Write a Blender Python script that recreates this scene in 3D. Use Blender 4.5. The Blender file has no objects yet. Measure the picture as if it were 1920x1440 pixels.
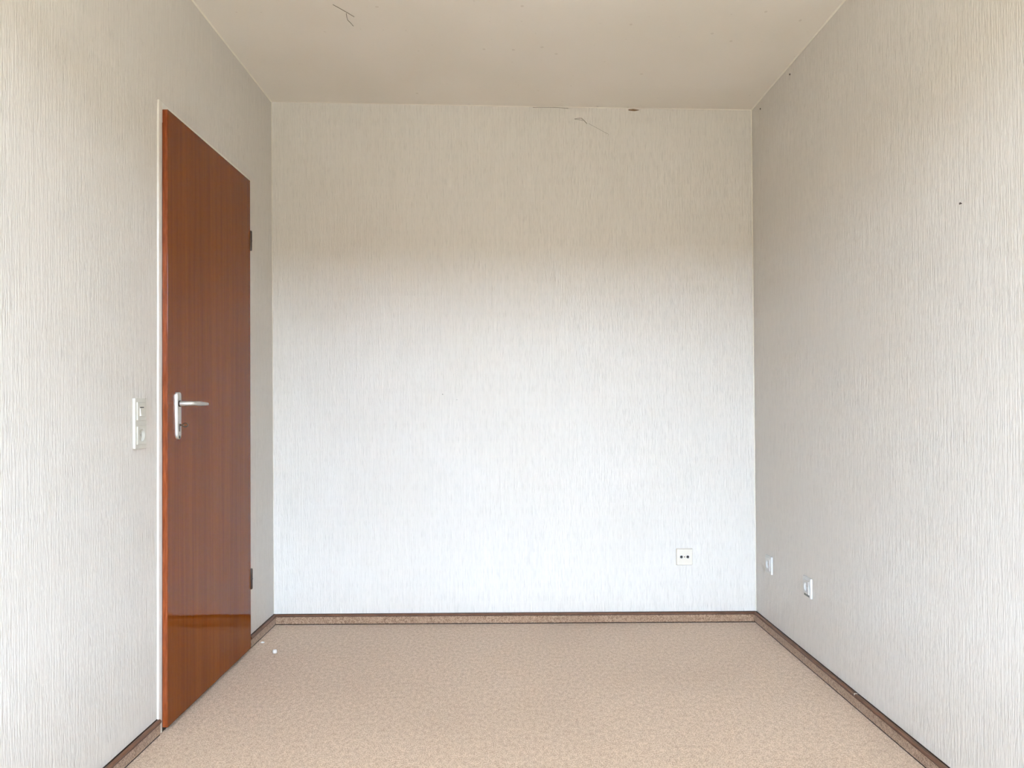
import bpy, bmesh, math, random
from mathutils import Matrix, Vector

# ------------------------------------------------------------------ scene
sc = bpy.context.scene
col = sc.collection
PI = math.pi

# ------------------------------------------------------------------ camera
cd = bpy.data.cameras.new('camera')
cd.sensor_fit = 'HORIZONTAL'
cd.sensor_width = 36.0
cd.lens = 1480.0 / 1920.0 * 36.0
cd.shift_y = 26.09 / 1920.0            # lens shift: verticals stay parallel
cd.clip_start = 0.02
cam = bpy.data.objects.new('camera', cd)
col.objects.link(cam)
_r = Vector((0.99993134, -0.00937296, -0.00703321))
_u = Vector((0.00695764, -0.00807133, 0.99994322))
_f = Vector((0.0094292, 0.9999235, 0.00800556))
_m = Matrix((_r, _u, -_f)).transposed().to_4x4()
_m.translation = (0, 0, 1.05)
cam.matrix_world = _m
sc.camera = cam

# ------------------------------------------------------------------ view
sc.view_settings.view_transform = 'Standard'
sc.view_settings.look = 'None'
sc.view_settings.gamma = 1.0
sc.view_settings.use_curve_mapping = False
sc.view_settings.exposure = 0.27
sc.cycles.max_bounces = 5
sc.cycles.diffuse_bounces = 5
sc.cycles.glossy_bounces = 2
sc.cycles.adaptive_threshold = 0.04
sc.cycles.sample_clamp_indirect = 8

# ------------------------------------------------------------------ sky
w = bpy.data.worlds.new('sky')
sc.world = w
w.use_nodes = True
w.node_tree.nodes['Background'].inputs[0].default_value = (0.775, 0.935, 1.17, 1)
w.node_tree.nodes['Background'].inputs[1].default_value = 34.0

# ------------------------------------------------------------------ room dimensions
YF = -0.35                               # inner face of the window wall
WX0, WX1, WZ0, WZ1 = -1.03, 1.13, 0.75, 2.195
PL = Vector((-1.1149, 3.8107, 0.0))      # back left corner
PR = Vector((1.19936, 3.77947, 0.0))     # back right corner
DL = Vector((-0.00302, -0.99999, 0.0)).normalized()
DR = Vector((0.00464, -0.99999, 0.0)).normalized()
ZL, ZR = 2.5165, 2.4591                  # ceiling height left / right
FL = PL + DL * ((PL.y - YF) / -DL.y)     # front left corner
FR = PR + DR * ((PR.y - YF) / -DR.y)
UP = Vector((0, 0, 1))

def wall_matrix(origin, xdir):
    x = xdir.normalized()
    y = UP.cross(x)
    m = Matrix((x, y, UP)).transposed().to_4x4()
    m.translation = origin
    return m

ML = wall_matrix(PL, DL)                 # local x = distance from the back corner, y = into the room
MR = wall_matrix(PR, -DR)                # local x = minus distance from the back corner
MB = wall_matrix(PL, PL - PR)            # local x = minus distance from the left corner
WB = (PR - PL).length

# window light enters through the real opening; the portal only guides sampling of the sky
pl = bpy.data.lights.new('window_portal', 'AREA')
pl.shape = 'RECTANGLE'
pl.size = WX1 - WX0
pl.size_y = WZ1 - WZ0
pl.cycles.is_portal = True
po = bpy.data.objects.new('window_portal', pl)
po.location = ((WX0 + WX1) / 2, YF - 0.2, (WZ0 + WZ1) / 2)
po.rotation_euler = (PI / 2, 0, PI)      # faces into the room
col.objects.link(po)

# ------------------------------------------------------------------ helpers
def finish(bm, name, mat, parent=None, smooth=False, matrix=None):
    bmesh.ops.recalc_face_normals(bm, faces=bm.faces)
    me = bpy.data.meshes.new(name)
    bm.to_mesh(me)
    bm.free()
    if smooth:
        for p in me.polygons:
            p.use_smooth = True
        try:
            me.set_sharp_from_angle(angle=math.radians(38))
        except Exception:
            pass
    me.materials.append(mat)
    o = bpy.data.objects.new(name, me)
    col.objects.link(o)
    if parent is not None:
        o.parent = parent
    if matrix is not None:
        o.matrix_world = matrix
    return o

def empty(name, matrix):
    o = bpy.data.objects.new(name, None)
    o.empty_display_size = 0.05
    col.objects.link(o)
    o.matrix_world = matrix
    return o

def thing(o, label, cat, group=None):
    o['label'] = label
    o['category'] = cat
    if group:
        o['group'] = group
    return o

def structure(o, label=None):
    o['kind'] = 'structure'
    if label:
        o['label'] = label
    return o

def add_box(bm, x0, x1, y0, y1, z0, z1, bev=0.0, seg=2):
    r = bmesh.ops.create_cube(bm, size=1.0)
    vs = r['verts']
    for v in vs:
        v.co.x = x0 + (v.co.x + 0.5) * (x1 - x0)
        v.co.y = y0 + (v.co.y + 0.5) * (y1 - y0)
        v.co.z = z0 + (v.co.z + 0.5) * (z1 - z0)
    if bev > 0:
        es = list({e for v in vs for e in v.link_edges})
        bmesh.ops.bevel(bm, geom=es, offset=bev, segments=seg, affect='EDGES', profile=0.6)
    return bm

def box(*a, **k):
    return add_box(bmesh.new(), *a, **k)

def add_hull(bm, bottom, top):
    vb = [bm.verts.new(p) for p in bottom]
    vt = [bm.verts.new(p) for p in top]
    n = len(vb)
    bm.faces.new(vb[::-1])
    bm.faces.new(vt)
    for i in range(n):
        j = (i + 1) % n
        bm.faces.new((vb[i], vb[j], vt[j], vt[i]))
    return bm

def add_tube(bm, pts, radii, seg=12, cap=True, flat=1.0):
    """round bar through points; flat squeezes it along the second frame axis"""
    pts = [Vector(p) for p in pts]
    rings = []
    ref = None
    for i, p in enumerate(pts):
        if i == 0:
            t = pts[1] - pts[0]
        elif i == len(pts) - 1:
            t = pts[-1] - pts[-2]
        else:
            t = (pts[i] - pts[i - 1]).normalized() + (pts[i + 1] - pts[i]).normalized()
        t.normalize()
        if ref is None:
            ref = Vector((0, 0, 1)) if abs(t.z) < 0.9 else Vector((1, 0, 0))
        a = t.cross(ref)
        if a.length < 1e-4:
            a = t.cross(Vector((1, 0.3, 0)))
        a.normalize()
        b = t.cross(a).normalized()
        rr = radii[i] if isinstance(radii, (list, tuple)) else radii
        rings.append([bm.verts.new(p + a * math.cos(2 * PI * k / seg) * rr * flat
                                   + b * math.sin(2 * PI * k / seg) * rr) for k in range(seg)])
    for i in range(len(rings) - 1):
        for k in range(seg):
            l = (k + 1) % seg
            bm.faces.new((rings[i][k], rings[i][l], rings[i + 1][l], rings[i + 1][k]))
    if cap:
        bm.faces.new(rings[0][::-1])
        bm.faces.new(rings[-1])
    return bm

def add_profile(bm, prof, x0, x1, cut0=0.0, cut1=0.0):
    """extrude a closed (y, z) outline along x; cut* mitres the ends by y"""
    a = [bm.verts.new((x0 + cut0 * y, y, z)) for y, z in prof]
    b = [bm.verts.new((x1 - cut1 * y, y, z)) for y, z in prof]
    n = len(prof)
    bm.faces.new(a)
    bm.faces.new(b[::-1])
    for i in range(n):
        j = (i + 1) % n
        bm.faces.new((a[i], b[i], b[j], a[j]))
    return bm

def square_pt(ang, h):
    c, s = math.cos(ang), math.sin(ang)
    k = h / max(abs(c), abs(s))
    return c * k, s * k

# ------------------------------------------------------------------ materials
def new_mat(name):
    m = bpy.data.materials.new(name)
    m.use_nodes = True
    nt = m.node_tree
    return m, nt, nt.nodes['Principled BSDF']

def N(nt, typ, **props):
    n = nt.nodes.new(typ)
    for k, v in props.items():
        setattr(n, k, v)
    return n

def simple(name, colour, rough=0.5, metal=0.0, spec=0.5, coat=0.0, noise=0.0, nscale=60.0):
    m, nt, b = new_mat(name)
    b.inputs['Roughness'].default_value = rough
    b.inputs['Metallic'].default_value = metal
    b.inputs['Specular IOR Level'].default_value = spec
    b.inputs['Coat Weight'].default_value = coat
    tc = N(nt, 'ShaderNodeTexCoord')
    nz = N(nt, 'ShaderNodeTexNoise')
    nz.inputs['Scale'].default_value = nscale
    nz.inputs['Detail'].default_value = 4
    nt.links.new(tc.outputs['Object'], nz.inputs['Vector'])
    rp = N(nt, 'ShaderNodeValToRGB')
    c = Vector(colour[:3])
    rp.color_ramp.elements[0].position = 0.3
    rp.color_ramp.elements[1].position = 0.7
    rp.color_ramp.elements[0].color = (*(c * (1 - noise)), 1)
    rp.color_ramp.elements[1].color = (*(c * (1 + noise)), 1)
    nt.links.new(nz.outputs['Fac'], rp.inputs['Fac'])
    nt.links.new(rp.outputs['Color'], b.inputs['Base Color'])
    return m

def math_node(nt, op, a, b=None, clamp=False):
    n = N(nt, 'ShaderNodeMath', operation=op)
    n.use_clamp = clamp
    for i, v in enumerate((a, b)):
        if v is None:
            continue
        if isinstance(v, (int, float)):
            n.inputs[i].default_value = v
        else:
            nt.links.new(v, n.inputs[i])
    return n.outputs[0]

def scaled_noise(nt, pos, sx, sy, sz, detail=2.0, rough=0.5, offset=(0, 0, 0), dims='3D'):
    mp = N(nt, 'ShaderNodeMapping')
    mp.inputs['Scale'].default_value = (sx, sy, sz)
    mp.inputs['Location'].default_value = offset
    nt.links.new(pos, mp.inputs['Vector'])
    nz = N(nt, 'ShaderNodeTexNoise', noise_dimensions=dims)
    nz.inputs['Scale'].default_value = 1.0
    nz.inputs['Detail'].default_value = detail
    nz.inputs['Roughness'].default_value = rough
    nt.links.new(mp.outputs['Vector'], nz.inputs['Vector'])
    return nz.outputs['Fac']

def map_range(nt, v, a, b, c=0.0, d=1.0):
    n = N(nt, 'ShaderNodeMapRange')
    n.inputs[1].default_value = a
    n.inputs[2].default_value = b
    n.inputs[3].default_value = c
    n.inputs[4].default_value = d
    nt.links.new(v, n.inputs[0])
    return n.outputs[0]

def mix_col(nt, fac, c1, c2, mode='MIX'):
    n = N(nt, 'ShaderNodeMix', data_type='RGBA', blend_type=mode)
    if isinstance(fac, (int, float)):
        n.inputs[0].default_value = fac
    else:
        nt.links.new(fac, n.inputs[0])
    for i, c in ((6, c1), (7, c2)):
        if isinstance(c, tuple):
            n.inputs[i].default_value = (*c, 1)
        else:
            nt.links.new(c, n.inputs[i])
    return n.outputs[2]

def wallpaper(name, base, dash_strength=0.14, bump=0.65, crease=False):
    """cream textile-effect paper: fine vertical threads with short darker dashes"""
    m, nt, b = new_mat(name)
    g = N(nt, 'ShaderNodeNewGeometry')
    sp = N(nt, 'ShaderNodeSeparateXYZ')
    nt.links.new(g.outputs['Position'], sp.inputs[0])
    cb = N(nt, 'ShaderNodeCombineXYZ')               # run along the wall, height
    nt.links.new(math_node(nt, 'ADD', sp.outputs[0], sp.outputs[1]), cb.inputs[0])
    nt.links.new(sp.outputs[2], cb.inputs[1])
    pos = cb.outputs[0]
    thread = scaled_noise(nt, pos, 150, 4.0, 1, 1.0, 0.55, dims='2D')
    fine = scaled_noise(nt, pos, 480, 30, 1, 0.0, dims='2D')
    dash = scaled_noise(nt, pos, 300, 17, 1, 1.0, 0.5, (7.3, 4.4, 0), dims='2D')
    dmask = map_range(nt, dash, 0.58, 0.70)
    blotch = scaled_noise(nt, pos, 1.6, 1.3, 1, 1.0, dims='2D')
    t = map_range(nt, thread, 0.3, 0.7)
    light = tuple(c * 1.02 for c in base)
    dark = tuple(c * 0.965 for c in base)
    c = mix_col(nt, t, dark, light)
    c = mix_col(nt, math_node(nt, 'MULTIPLY', dmask, dash_strength), c, tuple(x * 0.42 for x in base))
    bl = map_range(nt, blotch, 0.35, 0.65)
    c = mix_col(nt, math_node(nt, 'MULTIPLY', bl, 0.12), c, (base[0] * 0.93, base[1] * 0.88, base[2] * 0.80))
    b.inputs['Roughness'].default_value = 0.42
    b.inputs['Specular IOR Level'].default_value = 0.6
    fm = map_range(nt, fine, 0.54, 0.70)
    c = mix_col(nt, math_node(nt, 'MULTIPLY', fm, dash_strength * 0.45), c, tuple(x * 0.5 for x in base))
    nt.links.new(c, b.inputs['Base Color'])
    h = math_node(nt, 'SUBTRACT', math_node(nt, 'MULTIPLY', t, 0.6), math_node(nt, 'MULTIPLY', fm, 0.4))
    h = math_node(nt, 'SUBTRACT', h, math_node(nt, 'MULTIPLY', dmask, 0.8))
    bp = N(nt, 'ShaderNodeBump')
    bp.inputs['Strength'].default_value = bump
    bp.inputs['Distance'].default_value = 0.0012
    nt.links.new(h, bp.inputs['Height'])
    nt.links.new(bp.outputs['Normal'], b.inputs['Normal'])
    return m

PAPER = (0.745, 0.712, 0.668)
M_paper = wallpaper('wallpaper', PAPER)

def ceiling_mat():
    m, nt, b = new_mat('ceiling_paint')
    g = N(nt, 'ShaderNodeNewGeometry')
    pos = g.outputs['Position']
    n1 = scaled_noise(nt, pos, 2.2, 2.2, 2.2, 1.0, dims='2D')
    n2 = scaled_noise(nt, pos, 90, 90, 90, 1.0, dims='2D')
    spots = scaled_noise(nt, pos, 34, 34, 34, 0.0, 0.5, (3, 8, 1), dims='2D')
    c = mix_col(nt, map_range(nt, n1, 0.3, 0.7), (0.87, 0.825, 0.755), (0.90, 0.855, 0.795))
    c = mix_col(nt, math_node(nt, 'MULTIPLY', map_range(nt, spots, 0.90, 0.94), 0.2), c, (0.35, 0.28, 0.2))
    nt.links.new(c, b.inputs['Base Color'])
    b.inputs['Roughness'].default_value = 0.85
    b.inputs['Specular IOR Level'].default_value = 0.2
    bp = N(nt, 'ShaderNodeBump')
    bp.inputs['Strength'].default_value = 0.15
    bp.inputs['Distance'].default_value = 0.0006
    nt.links.new(n2, bp.inputs['Height'])
    nt.links.new(bp.outputs['Normal'], b.inputs['Normal'])
    return m
M_ceil = ceiling_mat()

def carpet(name, dark, light, scale=300.0, bump=0.9, sy=1.0):
    m, nt, b = new_mat(name)
    g = N(nt, 'ShaderNodeNewGeometry')
    pos = g.outputs['Position']
    n1 = scaled_noise(nt, pos, scale, scale * sy, scale, 1.0, 0.65)
    n2 = scaled_noise(nt, pos, scale * 0.28, scale * 0.28 * sy, scale * 0.28, 0.0)
    n3 = scaled_noise(nt, pos, 1.4, 1.4, 1.4, 1.0, 0.6, (2, 5, 0))
    f = math_node(nt, 'ADD', math_node(nt, 'MULTIPLY', n1, 0.78), math_node(nt, 'MULTIPLY', n2, 0.22))
    t = map_range(nt, f, 0.33, 0.67)
    c = mix_col(nt, t, dark, light)
    c = mix_col(nt, math_node(nt, 'MULTIPLY', map_range(nt, n3, 0.45, 0.72), 0.14), c, tuple(x * 0.72 for x in dark))
    nt.links.new(c, b.inputs['Base Color'])
    b.inputs['Roughness'].default_value = 0.95
    b.inputs['Specular IOR Level'].default_value = 0.1
    b.inputs['Sheen Weight'].default_value = 0.15
    bp = N(nt, 'ShaderNodeBump')
    bp.inputs['Strength'].default_value = bump
    bp.inputs['Distance'].default_value = 0.003
    nt.links.new(f, bp.inputs['Height'])
    nt.links.new(bp.outputs['Normal'], b.inputs['Normal'])
    return m
M_carpet = carpet('beige_carpet', (0.385, 0.265, 0.178), (0.735, 0.556, 0.405), sy=0.5)
M_strip = carpet('skirting_carpet', (0.17, 0.098, 0.060), (0.50, 0.35, 0.245))

def wood(name, dark, light, coat=1.0, coat_rough=0.07, sx=55.0, sz=1.4):
    """reddish brown veneer, grain along z, glossy lacquer"""
    m, nt, b = new_mat(name)
    tc = N(nt, 'ShaderNodeTexCoord')
    pos = tc.outputs['Object']
    n1 = scaled_noise(nt, pos, sx, sx, sz, 2.0, 0.6)
    n2 = scaled_noise(nt, pos, sx * 9, sx * 9, sz * 22, 1.0, 0.5)
    n3 = scaled_noise(nt, pos, 6, 6, 0.35, 2.0, 0.5, (1.7, 0, 3))
    t = math_node(nt, 'ADD', math_node(nt, 'MULTIPLY', n1, 0.6), math_node(nt, 'MULTIPLY', n3, 0.4))
    c = mix_col(nt, map_range(nt, t, 0.36, 0.64), dark, light)
    c = mix_col(nt, math_node(nt, 'MULTIPLY', map_range(nt, n2, 0.56, 0.75), 0.30), c, tuple(x * 0.45 for x in dark))
    nt.links.new(c, b.inputs['Base Color'])
    b.inputs['Roughness'].default_value = 0.6
    b.inputs['Specular IOR Level'].default_value = 0.0
    b.inputs['Coat Weight'].default_value = coat
    b.inputs['Coat Roughness'].default_value = coat_rough
    b.inputs['Coat IOR'].default_value = 1.5
    bp = N(nt, 'ShaderNodeBump')
    bp.inputs['Strength'].default_value = 0.04
    bp.inputs['Distance'].default_value = 0.0005
    nt.links.new(n1, bp.inputs['Height'])
    nt.links.new(bp.outputs['Normal'], b.inputs['Coat Normal'])
    return m
M_wood = wood('mahogany_veneer', (0.145, 0.0270, 0.0002), (0.195, 0.0420, 0.0005), 0.62)
M_edge_lit = wood('veneer_edge_lit', (0.17, 0.034, 0.008), (0.33, 0.085, 0.026), 0.6, 0.18, 130, 14)  # edge veneer made lighter: window light on the edge put into its colour

M_frame = simple('white_frame_paint', (0.82, 0.80, 0.745), 0.35, noise=0.02)
M_caulk = simple('cream_caulk', (0.86, 0.82, 0.73), 0.6, noise=0.02)
M_rail = simple('brown_plastic', (0.135, 0.064, 0.036), 0.45, spec=0.3, noise=0.22, nscale=25)
M_shade = simple('painted_shade', (0.022, 0.013, 0.009), 0.6, spec=0.2)  # near-black colour standing in for shadow lines along the skirting
M_alu = simple('brushed_aluminium', (0.80, 0.79, 0.76), 0.34, metal=0.85, noise=0.03, nscale=90)
M_plas = simple('cream_plastic', (0.60, 0.58, 0.515), 0.35, noise=0.015)
M_plas2 = simple('ivory_plastic', (0.74, 0.69, 0.60), 0.35, noise=0.015)
M_white = simple('white_plastic', (0.70, 0.70, 0.68), 0.35, noise=0.01)
M_dark = simple('dark_gap', (0.012, 0.011, 0.010), 0.6)
M_grey = simple('dusty_grey_plastic', (0.19, 0.19, 0.165), 0.7, noise=0.3, nscale=160)
M_hinge = simple('dark_hinge_metal', (0.055, 0.038, 0.028), 0.4, metal=0.5, noise=0.1)
M_key = simple('tarnished_key_metal', (0.12, 0.075, 0.045), 0.35, metal=0.8, noise=0.1)
M_web = simple('dusty_thread', (0.16, 0.125, 0.09), 0.9)
M_chip = simple('grey_chip', (0.30, 0.29, 0.27), 0.9, noise=0.2, nscale=300)
M_flake = simple('brown_flake', (0.22, 0.13, 0.06), 0.8, noise=0.3, nscale=200)
M_blocker = simple('sky_blocker_plaster', (0.22, 0.165, 0.11), 0.9, noise=0.1, nscale=0.4)
M_ground = simple('outdoor_ground', (0.36, 0.29, 0.20), 0.9, noise=0.2, nscale=0.6)

def glass_mat():
    m, nt, b = new_mat('window_glass')
    nt.nodes.remove(b)
    out = nt.nodes['Material Output']
    tr = N(nt, 'ShaderNodeBsdfTransparent')
    tr.inputs[0].default_value = (0.95, 0.97, 0.96, 1)
    gl = N(nt, 'ShaderNodeBsdfGlossy')
    gl.inputs['Roughness'].default_value = 0.02
    mx = N(nt, 'ShaderNodeMixShader')
    mx.inputs[0].default_value = 0.06
    nt.links.new(tr.outputs[0], mx.inputs[1])
    nt.links.new(gl.outputs[0], mx.inputs[2])
    nt.links.new(mx.outputs[0], out.inputs[0])
    return m
M_glass = glass_mat()

# ------------------------------------------------------------------ room shell
T = 0.24
def poly_slab(name, pts, dz_list, mat):
    bm = bmesh.new()
    bot = [(p.x, p.y, a) for p, (a, c) in zip(pts, dz_list)]
    top = [(p.x, p.y, c) for p, (a, c) in zip(pts, dz_list)]
    add_hull(bm, bot, top)
    return finish(bm, name, mat)

OX = Vector((T, 0, 0)); OY = Vector((0, T, 0))
def ceil_z(x):
    return ZL + (x - PL.x) / (PR.x - PL.x) * (ZR - ZL)
foot = [FL - OX - OY, FR + OX - OY, PR + OX + OY, PL - OX + OY]
structure(poly_slab('floor', foot, [(-0.2, 0.0)] * 4, M_carpet), 'beige short-pile fitted carpet')
structure(poly_slab('ceiling', foot, [(ceil_z(p.x), ceil_z(p.x) + 0.2) for p in foot], M_ceil), 'plain cream ceiling')
HW = 2.62
structure(poly_slab('wall_left', [FL - OY, PL + OY, PL + OY - OX, FL - OY - OX], [(-0.1, HW)] * 4, M_paper),
          'wallpapered left wall with the door')
structure(poly_slab('wall_right', [FR - OY, FR - OY + OX, PR + OY + OX, PR + OY], [(-0.1, HW)] * 4, M_paper),
          'wallpapered right wall')
structure(poly_slab('wall_back', [PL - OX, PR + OX, PR + OX + OY, PL - OX + OY], [(-0.1, HW)] * 4, M_paper),
          'wallpapered back wall')
# window wall behind the camera
bm = bmesh.new()
xa, xb = FL.x - T, FR.x + T
add_box(bm, xa, WX0, YF - T, YF, -0.1, HW)
add_box(bm, WX1, xb, YF - T, YF, -0.1, HW)
add_box(bm, WX0, WX1, YF - T, YF, -0.1, WZ0)
add_box(bm, WX0, WX1, YF - T, YF, WZ1, HW)
structure(finish(bm, 'wall_front', M_paper), 'window wall behind the viewer')
win = structure(empty('window_1', Matrix.Translation((0, YF - 0.14, 0))), 'white two-casement window')
bm = bmesh.new()
fw = 0.06
add_box(bm, WX0, WX0 + fw, -0.03, 0.03, WZ0, WZ1)
add_box(bm, WX1 - fw, WX1, -0.03, 0.03, WZ0, WZ1)
add_box(bm, WX0 + fw, WX1 - fw, -0.03, 0.03, WZ0, WZ0 + fw)
add_box(bm, WX0 + fw, WX1 - fw, -0.03, 0.03, WZ1 - fw, WZ1)
xm = (WX0 + WX1) / 2
add_box(bm, xm - 0.045, xm + 0.045, -0.03, 0.03, WZ0 + fw, WZ1 - fw)
finish(bm, 'window_frame', M_frame, win)
for a, b_ in ((WX0 + fw, xm - 0.045), (xm + 0.045, WX1 - fw)):
    bm = bmesh.new()
    bm.faces.new([bm.verts.new(p) for p in ((a, 0, WZ0 + fw), (b_, 0, WZ0 + fw), (b_, 0, WZ1 - fw), (a, 0, WZ1 - fw))])
    finish(bm, 'pane', M_glass, win)
finish(box(WX0 + 0.002, WX1 - 0.002, 0.031, 0.13, WZ0, WZ0 + 0.02), 'window_sill', M_frame, win)
# ground outside, one floor down
structure(finish(box(-120, 120, -240, YF - 0.9, -3.3, -3.2), 'ground', M_ground), 'ground outside the window')
# unseen low building, added to block sky light near the horizon
bm = bmesh.new()
add_box(bm, -45, 45, -30, -20, -3.2, 3.6)
structure(finish(bm, 'low_sky_blocker', M_blocker), 'unseen low building added to block sky light near the horizon')
structure(finish(box(-3.5, 3.5, YF - T - 1.4, YF - T, 2.42, 2.60), 'high_sky_blocker', M_blocker), 'unseen slab added above the window to cut high sky light')  # added overhang out of view, shaped to cut high sky light

# ------------------------------------------------------------------ caulk lines in the corners
def bead(name, a, b_, n1, n2, r=0.0035):
    """thin triangular bead of filler along a corner"""
    bm = bmesh.new()
    a, b_ = Vector(a), Vector(b_)
    add_hull(bm, [a, a + n1 * r, a + n2 * r], [b_, b_ + n1 * r, b_ + n2 * r])
    return structure(finish(bm, name, M_caulk))
nL = UP.cross(DL); nR = UP.cross(-DR); nB = UP.cross(PL - PR).normalized()
dn = Vector((0, 0, -1))
e = 0.0
bead('trim_1', (PL.x, PL.y, ZL), (PR.x, PR.y, ZR), nB, dn, 0.003)
bead('trim_2', (FL.x, FL.y, ceil_z(FL.x)), (PL.x, PL.y, ZL), nL, dn, 0.0045)
bead('trim_3', (FR.x, FR.y, ceil_z(FR.x)), (PR.x, PR.y, ZR), nR, dn, 0.0045)
bead('trim_4', (PL.x, PL.y, 0.05), (PL.x, PL.y, ZL), nL, nB, 0.005)
bead('trim_5', (PR.x, PR.y, 0.05), (PR.x, PR.y, ZR), nB, nR, 0.004)

# ------------------------------------------------------------------ skirting: brown rail over a carpet strip
RAIL = [(0.0015, 0.0405), (0.0125, 0.0405), (0.0150, 0.0415), (0.0150, 0.0460), (0.0120, 0.0495), (0.0085, 0.0505), (0.0015, 0.0495)]
STRIP = [(0.0, 0.0045), (0.0100, 0.0040), (0.0112, 0.0060), (0.0112, 0.0392), (0.0, 0.0392)]
GAP_SHADE = [(0.0, 0.0), (0.0095, 0.0), (0.0095, 0.0045), (0.0, 0.0045)]  # dark filler: shade of the gap at the floor painted as a strip
SHADE_LOW = [(0.0, 0.0388), (0.0138, 0.0388), (0.0138, 0.0406), (0.0, 0.0406)]  # dark strip drawn as the shadow line under the rail
SHADE_TOP = [(0.0, 0.0485), (0.0030, 0.0485), (0.0030, 0.0512), (0.0, 0.0516)]  # dark strip drawn as the shadow line between rail and wall
def skirting(name, M, spans, label):
    root = structure(empty(name, M), label)
    for x0, x1, c0, c1, rails in spans:
        bm = bmesh.new()
        add_profile(bm, STRIP, x0, x1, c0, c1)
        finish(bm, 'carpet_strip', M_strip, root)
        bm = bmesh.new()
        add_profile(bm, GAP_SHADE, x0, x1, c0, c1)
        finish(bm, 'gap_shade', M_shade, root)
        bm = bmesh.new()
        add_profile(bm, SHADE_LOW, x0, x1, c0, c1)
        finish(bm, 'lower_shade_lip', M_shade, root)
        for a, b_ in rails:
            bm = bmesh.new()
            add_profile(bm, SHADE_TOP, a, b_, c0 if a == x0 else 0.0, c1 if b_ == x1 else 0.0)
            finish(bm, 'upper_shade_lip', M_shade, root)
            bm = bmesh.new()
            add_profile(bm, RAIL, a, b_, c0 if a == x0 else 0.0, c1 if b_ == x1 else 0.0)
            finish(bm, 'top_rail', M_rail, root)
    return root
LEN = (PL - FL).length
LENR = (PR - FR).length
skirting('baseboard_left', ML, [(0.0, 0.372, 1.0, 0.0, [(0.0, 0.372)]), (1.268, LEN, 0.0, 1.0, [(1.268, LEN)])],
         'carpet skirting with brown rail on both sides of the door')
skirting('baseboard_back', MB, [(-WB, 0.0, 1.0, 1.0, [(-WB, 0.0)])], 'carpet skirting with brown rail along the back wall')
skirting('baseboard_right', MR, [(-LENR, 0.0, 1.0, 1.0, [(-LENR, -1.0805), (-1.0765, 0.0)])],
         'carpet skirting with brown rail and an open rail joint')

# pale chip bridging the open joint of the right-hand rail
clip = finish(box(-1.0800, -1.0770, 0.0030, 0.0140, 0.0410, 0.0512), 'joint_chip', M_frame, bpy.data.objects['baseboard_right'])
clip['label'] = 'small white chip in the open rail joint'

# ------------------------------------------------------------------ door
def lean(bm):
    for v in bm.verts:
        v.co.x -= 0.008 * (v.co.z - 1.0)
    return bm
S0, S1, ZB, ZT = 0.411, 1.2385, 0.015, 2.0215
door = structure(empty('door_1', ML), 'closed glossy mahogany-brown door in a white frame')
OF, OB = 0.025, 0.0085
leaf = finish(lean(box(S0, S1 - 0.0015, OB, OF, ZB, ZT, bev=0.0012)), 'door_leaf', M_wood, door)
finish(lean(box(S1 - 0.0015, S1, OB, OF - 0.0006, ZB + 0.001, ZT - 0.001)), 'edge_band', M_edge_lit, door)
# frame: flat white steel frame, slightly proud of the paper
def jamb(x0, x1, z0, z1):
    return lean(box(x0, x1, 0.0, 0.0065, z0, z1, bev=0.002))
finish(jamb(1.2355, 1.262, 0.0, 2.046), 'frame_jamb', M_frame, door)
finish(jamb(0.375, 0.45, 0.0, 2.046), 'frame_jamb', M_frame, door)
finish(jamb(0.4505, 1.2350, 1.98, 2.046), 'frame_head', M_frame, door)
# dark rebate behind the leaf
finish(lean(box(0.4505, 1.2350, 0.0, 0.0060, 0.0, 1.979)), 'rebate', M_dark, door)
# hinges on the far edge
for z0, z1 in ((1.720, 1.806), (0.266, 0.354)):
    bm = bmesh.new()
    xc = S0 - 0.004
    zm = (z0 + z1) / 2
    add_tube(bm, [(xc, OF - 0.001, z0), (xc, OF - 0.001, z0 + 0.004), (xc, OF - 0.001, zm - 0.0012)], [0.0062, 0.0075, 0.0075], 14)
    add_tube(bm, [(xc, OF - 0.001, zm + 0.0012), (xc, OF - 0.001, z1 - 0.004), (xc, OF - 0.001, z1)], [0.0075, 0.0075, 0.0062], 14)
    add_tube(bm, [(xc, OF - 0.001, zm - 0.0012), (xc, OF - 0.001, zm + 0.0012)], 0.0085, 14)
    finish(lean(bm), 'hinge', M_hinge, door, smooth=True)
# long aluminium handle plate
PC, PZ0, PZ1, PW = 1.1655, 0.9405, 1.0978, 0.034
PT = 0.0082
bm = bmesh.new()
r = 0.010
outline = []
for cx_, cz_, a0 in ((PW / 2 - r, PZ1 - r, 0), (-PW / 2 + r, PZ1 - r, 90), (-PW / 2 + 0.016, PZ0 + 0.016, 180), (PW / 2 - 0.016, PZ0 + 0.016, 270)):
    rr = r if a0 < 180 else 0.016
    for k in range(7):
        a = math.radians(a0 + 15 * k)
        outline.append((PC + cx_ + rr * math.cos(a), cz_ + rr * math.sin(a)))
rings = []
for y, ins in ((OF - 0.0005, 0.0), (OF + PT - 0.002, 0.0), (OF + PT - 0.0006, 0.0007), (OF + PT, 0.002)):
    zc = (PZ0 + PZ1) / 2
    rings.append([bm.verts.new((PC + (x - PC) * (1 - ins / (PW / 2)), y, zc + (z - zc) * (1 - ins / ((PZ1 - PZ0) / 2)))) for x, z in outline])
n = len(outline)
for i in range(len(rings) - 1):
    for k in range(n):
        l = (k + 1) % n
        bm.faces.new((rings[i][k], rings[i][l], rings[i + 1][l], rings[i + 1][k]))
bm.faces.new(rings[-1]); bm.faces.new(rings[0][::-1])
plate = finish(bm, 'handle_plate', M_alu, door, smooth=True)
FP = OF + PT
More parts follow.
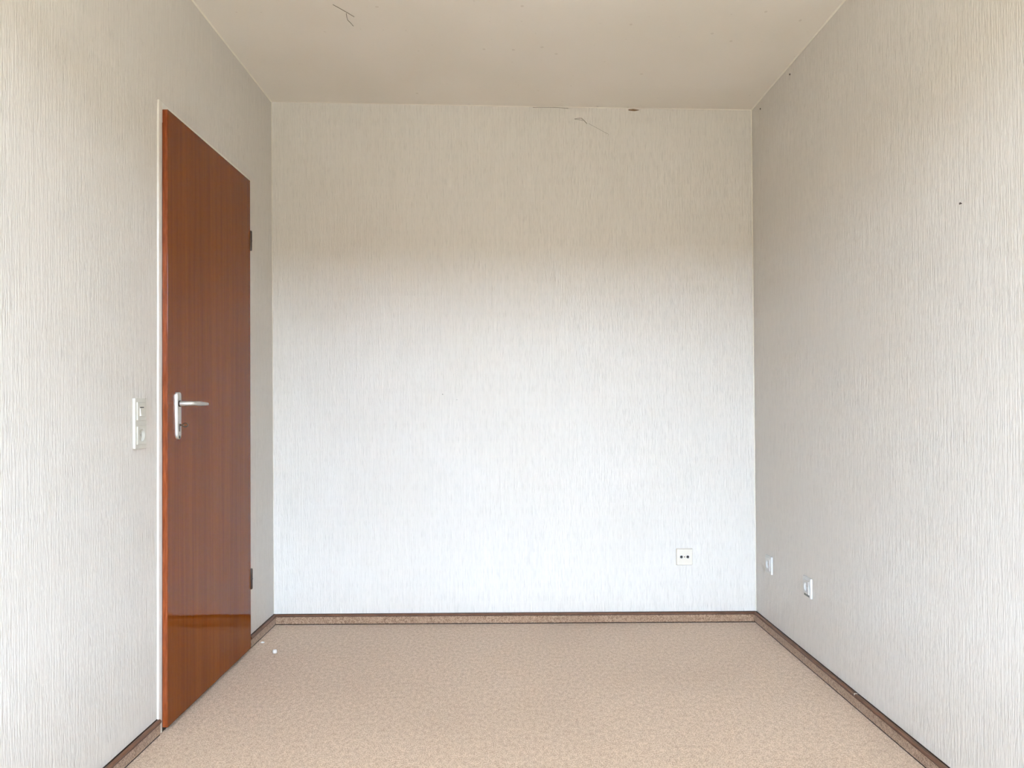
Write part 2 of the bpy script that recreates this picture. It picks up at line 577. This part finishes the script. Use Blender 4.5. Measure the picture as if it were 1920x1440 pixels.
def dot(name, x, z, rx, rz, mat, parent, y=FP, th=0.0006):
    bm = bmesh.new()
    a = [bm.verts.new((x + rx * math.cos(2 * PI * k / 16), y - 0.0003, z + rz * math.sin(2 * PI * k / 16))) for k in range(16)]
    b2 = [bm.verts.new((x + rx * math.cos(2 * PI * k / 16), y + th, z + rz * math.sin(2 * PI * k / 16))) for k in range(16)]
    bm.faces.new(b2)
    for k in range(16):
        l = (k + 1) % 16
        bm.faces.new((a[k], a[l], b2[l], b2[k]))
    return finish(bm, name, mat, parent)
kh = box(PC - 0.0028, PC + 0.0028, FP - 0.0004, FP + 0.0005, 0.9665, 0.988)
finish(kh, 'keyhole', M_dark, plate)
dot('screw_hole', PC, 0.9482, 0.0042, 0.0055, M_dark, plate)
# lever: collar, conical neck, grip with a sleeve
bm = bmesh.new()
ZH = 1.0598
add_tube(bm, [(PC, FP - 0.0003, ZH), (PC, FP + 0.004, ZH)], 0.0105, 20)
finish(bm, 'handle_collar', M_hinge, door, smooth=True)
bm = bmesh.new()
XE = 0.080
add_tube(bm, [(PC, FP + 0.0035, ZH), (PC, FP + 0.020, ZH), (PC - 0.001, FP + 0.032, ZH), (PC - 0.006, FP + 0.041, ZH), (PC - 0.016, XE, ZH),
              (PC - 0.034, XE + 0.001, ZH), (PC - 0.040, XE + 0.001, ZH)],
         [0.0090, 0.0084, 0.0080, 0.0077, 0.0072, 0.0066, 0.0062], 20)
lever = finish(bm, 'lever_handle', M_alu, door, smooth=True)
bm = bmesh.new()
add_tube(bm, [(PC - 0.018, XE, ZH), (PC - 0.020, XE, ZH), (PC - 0.060, XE + 0.001, ZH - 0.0005), (PC - 0.092, XE, ZH - 0.001),
              (PC - 0.126, XE - 0.002, ZH - 0.0015), (PC - 0.129, XE - 0.002, ZH - 0.0015)],
         [0.0070, 0.0078, 0.0076, 0.0066, 0.0056, 0.0046], 20)
finish(bm, 'grip', M_alu, lever, smooth=True)
# key in the lock: its own thing
ZK = 0.9885
kroot = thing(empty('door_key', ML @ Matrix.Translation((PC, FP, ZK))), 'small dark key sticking out of the lock below the door lever', 'key')
bm = bmesh.new()
add_tube(bm, [(0, 0.0006, 0), (0, 0.0025, 0), (0, 0.0026, 0), (0, 0.011, 0)], [0.0042, 0.0042, 0.0026, 0.0024], 12)
finish(bm, 'key_shank', M_key, kroot, smooth=True)
bm = bmesh.new()
ring = [(0, 0.0195 + 0.0085 * math.cos(2 * PI * k / 20 + PI), 0.0060 * math.sin(2 * PI * k / 20 + PI)) for k in range(21)]
add_tube(bm, ring, 0.0021, 8, cap=False)
finish(bm, 'key_bow', M_key, kroot, smooth=True)

# ------------------------------------------------------------------ electrical fittings
def ring_frame(bm, cx, cz, hx, hz, holes, y0, y1, bev):
    """rectangular cover: rim built as bars around square holes (list of (cz, half))"""
    zs = [cz - hz]
    for hz_c, hh in sorted(holes):
        zs += [hz_c - hh, hz_c + hh]
    zs.append(cz + hz)
    hh = holes[0][1]
    add_box(bm, cx - hx, cx - hh, y0, y1, cz - hz, cz + hz, bev=bev)
    add_box(bm, cx + hh, cx + hx, y0, y1, cz - hz, cz + hz, bev=bev)
    for i in range(0, len(zs), 2):
        add_box(bm, cx - hh - 0.002, cx + hh + 0.002, y0, y1 - 0.0001, zs[i], zs[i + 1], bev=0)
    return bm

def insert_mesh(h, rad, y0, y1, yb):
    """square insert with a round cup: face at y1, cup floor at yb"""
    bm = bmesh.new()
    n = 40
    ang = [2 * PI * k / n + PI / 4 for k in range(n)]
    base = [bm.verts.new((square_pt(a, h)[0], y0, square_pt(a, h)[1])) for a in ang]
    edge = [bm.verts.new((square_pt(a, h)[0], y1 - 0.001, square_pt(a, h)[1])) for a in ang]
    face = [bm.verts.new((square_pt(a, h - 0.001)[0], y1, square_pt(a, h - 0.001)[1])) for a in ang]
    rim = [bm.verts.new((rad * math.cos(a), y1, rad * math.sin(a))) for a in ang]
    cup = [bm.verts.new((rad * 0.985 * math.cos(a), yb, rad * 0.985 * math.sin(a))) for a in ang]
    seq = [base, edge, face, rim, cup]
    for i in range(4):
        for k in range(n):
            l = (k + 1) % n
            bm.faces.new((seq[i][k], seq[i][l], seq[i + 1][l], seq[i + 1][k]))
    bm.faces.new(cup)
    return bm

def shift(bm, dx, dz):
    for v in bm.verts:
        v.co.x += dx
        v.co.z += dz
    return bm

def socket_insert(root, dz, mat, h=0.0275, y1=0.0115):
    ins = finish(shift(insert_mesh(h, 0.0195, 0.0005, y1, 0.0022), 0, dz), 'socket_insert', mat, root)
    for s in (-1, 1):
        bm = bmesh.new()
        add_tube(bm, [(s * 0.0095, 0.0018, dz), (s * 0.0095, 0.0026, dz)], 0.0024, 12)
        finish(bm, 'pin_hole', M_dark, ins)
        finish(box(-0.0022, 0.0022, 0.0022, 0.0085, dz + s * 0.0165 - 0.0016, dz + s * 0.0165 + 0.0016, bev=0.0004), 'earth_clip', M_alu, ins)
    # raised bridge of the cup floor
    finish(shift(box(-0.0185, 0.0185, 0.0020, 0.0034, -0.0012, 0.0012, bev=0.0004), 0, dz), 'bridge', mat, ins)
    return ins

# switch and socket in one tall frame, beside the door
cz = (1.0757 + 0.9232) / 2
root = thing(empty('switch_socket_combination', ML @ Matrix.Translation((1.390, 0, cz))),
             'tall cream double frame with a light switch above a power socket beside the door', 'switch')
zi, zo = 1.0365 - cz, 0.9632 - cz
bm = bmesh.new()
ring_frame(bm, 0, 0, 0.0375, 0.0765, [(zo, 0.0270), (zi, 0.0270)], 0.0, 0.0088, 0.0018)
finish(bm, 'cover_frame', M_plas, root)
sw = finish(box(-0.0272, 0.0272, 0.0005, 0.0118, zi - 0.0272, zi + 0.0272, bev=0.0012), 'switch_insert', M_plas, root)
finish(box(-0.0125, 0.0125, 0.0112, 0.0122, zi + 0.0105, zi + 0.0132), 'slot', M_dark, sw)
bm = bmesh.new()
add_hull(bm, [(-0.0150, 0.0117, zi - 0.0150), (0.0150, 0.0117, zi - 0.0150), (0.0150, 0.0117, zi + 0.0100), (-0.0150, 0.0117, zi + 0.0100)],
         [(-0.0135, 0.0160, zi - 0.0140), (0.0135, 0.0160, zi - 0.0140), (0.0135, 0.0128, zi + 0.0095), (-0.0135, 0.0128, zi + 0.0095)])
finish(bm, 'rocker', M_plas, sw)
socket_insert(root, zo, M_plas, 0.0272, 0.0118)

# two power sockets on the right wall
def wall_socket(s, z, label, broken=False):
    root = thing(empty('wall_socket', MR @ Matrix.Translation((-s, 0, z))), label, 'socket', 'power sockets low on the right wall')
    bm = bmesh.new()
    h, hh = 0.0395, 0.0270
    if not broken:
        ring_frame(bm, 0, 0, h, h, [(0.0, hh)], 0.0, 0.0088, 0.0018)
        finish(bm, 'cover_frame', M_white, root)
    else:
        add_box(bm, -h, -hh, 0, 0.0088, -h, h, bev=0.0018)
        add_box(bm, hh, h, 0, 0.0088, -0.024, h, bev=0.0018)
        add_box(bm, -hh - 0.002, hh + 0.002, 0, 0.0087, hh, h)
        finish(bm, 'cover_frame', M_white, root)
        g = finish(box(-hh + 0.0005, h - 0.001, 0.0, 0.0045, -h + 0.0005, -hh - 0.0005, bev=0.0008), 'exposed_mounting_plate', M_grey, root)
        g['label'] = 'dark grey mounting plate showing under the broken cover'
    ins = socket_insert(root, 0.0, M_white, 0.0268, 0.0112)
    return root
wall_socket(0.1985, 0.3140, 'intact white power socket on right wall, nearest the room corner')
wall_socket(0.6500, 0.3160, 'white power socket on right wall with broken cover and dark lower edge', True)

# loudspeaker / aerial plate on the back wall
root = thing(empty('aerial_socket', MB @ Matrix.Translation((-1.9715, 0, 0.3130))),
             'square ivory aerial outlet with two black holes low on the back wall', 'outlet')
bm = bmesh.new()
add_hull(bm, [(-0.040, 0, -0.040), (0.040, 0, -0.040), (0.040, 0, 0.040), (-0.040, 0, 0.040)],
         [(-0.0372, 0.008, -0.0372), (0.0372, 0.008, -0.0372), (0.0372, 0.008, 0.0372), (-0.0372, 0.008, 0.0372)])
es = [e_ for e_ in bm.edges]
bmesh.ops.bevel(bm, geom=es, offset=0.0012, segments=2, affect='EDGES')
finish(bm, 'cover_plate', M_plas2, root)
for dx in (-0.0152, 0.0152):
    bm = bmesh.new()
    add_tube(bm, [(dx, 0.0076, 0.0005), (dx, 0.0083, 0.0005)], 0.0066, 20)
    finish(bm, 'jack_hole', M_dark, root)
    bm = bmesh.new()
    n = 24
    rg = [(dx + 0.0082 * math.cos(2 * PI * k / n), 0.0081, 0.0005 + 0.0082 * math.sin(2 * PI * k / n)) for k in range(n + 1)]
    add_tube(bm, rg, 0.0011, 6, cap=False)
    finish(bm, 'jack_ring', M_white, root, smooth=True)
bm = bmesh.new()
add_tube(bm, [(0, 0.0076, 0.0005), (0, 0.0088, 0.0005)], [0.0030, 0.0024], 14)
finish(bm, 'screw', M_key, root)

# ------------------------------------------------------------------ small things
# plastic cap lying on the carpet and a paper fleck by the skirting
bm = bmesh.new()
add_tube(bm, [(0, 0, 0), (0, 0, 0.002), (0, 0, 0.011), (0, 0, 0.014), (0, 0, 0.015)], [0.0085, 0.0098, 0.0090, 0.0070, 0.0035], 18)
o = finish(bm, 'plastic_cap', M_white, smooth=True, matrix=Matrix.Translation((-0.984, 3.373, 0.0)))
thing(o, 'tiny round white plastic cap lying on the carpet near the far left corner', 'cap')
bm = bmesh.new()
add_hull(bm, [(-0.008, -0.004, 0), (0.006, -0.006, 0), (0.009, 0.003, 0), (-0.003, 0.006, 0)],
         [(-0.007, -0.003, 0.002), (0.005, -0.005, 0.004), (0.008, 0.003, 0.003), (-0.003, 0.005, 0.005)])
o = finish(bm, 'paper_fleck', M_white, matrix=Matrix.Translation((-1.081, 3.520, 0.0)))
thing(o, 'small flat white fleck on the carpet between the door and the skirting', 'fleck')

# nail left in the right wall
root = thing(empty('wall_nail', MR @ Matrix.Translation((-1.7158, 0, 1.570))), 'small dark nail left high in the right wall', 'nail')
bm = bmesh.new()
add_tube(bm, [(0, -0.004, 0), (0, 0.004, 0.0005)], 0.0012, 8)
finish(bm, 'nail_shank', M_hinge, root)
bm = bmesh.new()
add_tube(bm, [(0, 0.004, 0.0005), (0, 0.0052, 0.0006)], 0.0030, 12)
finish(bm, 'nail_head', M_hinge, root)

# fixing holes just under the ceiling on the right wall
for s, z, lab in ((0.127, 2.4165, 'dark nail head in right wall at the ceiling corner'),
                  (0.503, 2.4200, 'dark nail head in right wall just below ceiling, further from the corner')):
    bm = bmesh.new()
    add_tube(bm, [(0, -0.003, 0), (0, 0.0018, 0), (0, 0.0026, 0)], [0.0035, 0.0035, 0.002], 10)
    o = finish(bm, 'nail_head', M_hinge, matrix=MR @ Matrix.Translation((-s, 0, z)))
    thing(o, lab, 'nail', 'nail heads below the ceiling')

# dusty cobweb threads
def thread(pts, M, label, rad=0.0007, off=0.0012):
    p = [Vector(q) for q in pts]
    bm = bmesh.new()
    o0 = p[0].copy()
    add_tube(bm, [q - o0 for q in p], rad, 6)
    o = finish(bm, 'cobweb_thread', M_web, matrix=M @ Matrix.Translation(o0))
    return thing(o, label, 'cobweb', 'dusty cobweb threads')
k = 0.0012
thread([(-1.4611, k, 2.4225), (-1.478, k, 2.4255), (-1.4945, k, 2.4262), (-1.508, k, 2.414), (-1.522, k, 2.399)], MB,
       'dark hooked cobweb thread on the upper back wall', 0.0010)
thread([(-1.4630, k, 2.4205), (-1.480, k, 2.4190), (-1.4940, k, 2.4165), (-1.503, k, 2.414)], MB,
       'short thread closing the loop under the hooked cobweb on the back wall', 0.0006)
thread([(-1.529, k, 2.4005), (-1.552, k, 2.387), (-1.578, k, 2.373), (-1.602, k, 2.359), (-1.6255, k, 2.3475), (-1.6225, k, 2.337)], MB,
       'faint slanting cobweb thread trailing down right across the back wall', 0.0005)
thread([(-1.2610, k, 2.4795), (-1.294, 0.004, 2.4795), (-1.379, 0.004, 2.478), (-1.432, k, 2.4735)], MB,
       'thin cobweb thread lying along the top edge of the back wall', 0.0008)
def cz_(x):
    return ceil_z(x) - 0.0012
def on_ceiling(pts):
    return [(x, y, cz_(x)) for x, y in pts]
thread(on_ceiling([(-0.6125, 2.8551), (-0.5900, 2.8860), (-0.5764, 2.9059), (-0.5520, 2.9428)]), Matrix.Identity(4),
       'long straight thread hanging on the ceiling, nearer the viewer', 0.0008)
thread(on_ceiling([(-0.5765, 2.918), (-0.5800, 2.945), (-0.5815, 2.9687), (-0.5750, 2.9892), (-0.5691, 3.0164)]), Matrix.Identity(4),
       'short crooked thread on the ceiling beside the long straight one', 0.0009)

# scuffs on the back wall
for u, z, wd, lab in ((0.8174, 1.1000, 0.0045, 'tiny grey chip in the wallpaper at mid height of the back wall'),
                      (0.8860, 1.0735, 0.0030, 'tinier grey chip right of and below the mid-height chip on the back wall'),
                      (0.6091, 0.6000, 0.0032, 'tiny grey chip in the lower left part of the back wall')):
    bm = bmesh.new()
    add_hull(bm, [(-wd, 0, -wd * 0.5), (wd * 0.6, 0, -wd * 0.7), (wd, 0, wd * 0.3), (-wd * 0.3, 0, wd * 0.8)],
             [(-wd * 0.8, 0.0008, -wd * 0.4), (wd * 0.5, 0.0008, -wd * 0.5), (wd * 0.8, 0.0008, wd * 0.2), (-wd * 0.2, 0.0008, wd * 0.6)])
    o = finish(bm, 'wall_chip', M_chip, matrix=MB @ Matrix.Translation((-u, 0, z)))
    thing(o, lab, 'chip', 'chips in the back wallpaper')

# brown flake where ceiling and back wall meet
bm = bmesh.new()
add_hull(bm, [(-0.030, 0.0, -0.003), (-0.008, 0.0, -0.007), (0.020, 0.0, -0.004), (0.024, 0.0, -0.001), (0.0, 0.0, 0.002)],
         [(-0.028, 0.004, -0.003), (-0.008, 0.006, -0.006), (0.018, 0.005, -0.003), (0.022, 0.005, -0.001), (0.0, 0.006, 0.001)])
o = finish(bm, 'paint_flake', M_flake, matrix=MB @ Matrix.Translation((-1.744, 0, 2.4655)))
thing(o, 'small brown flake of peeling paint where back wall meets ceiling', 'paint flake')
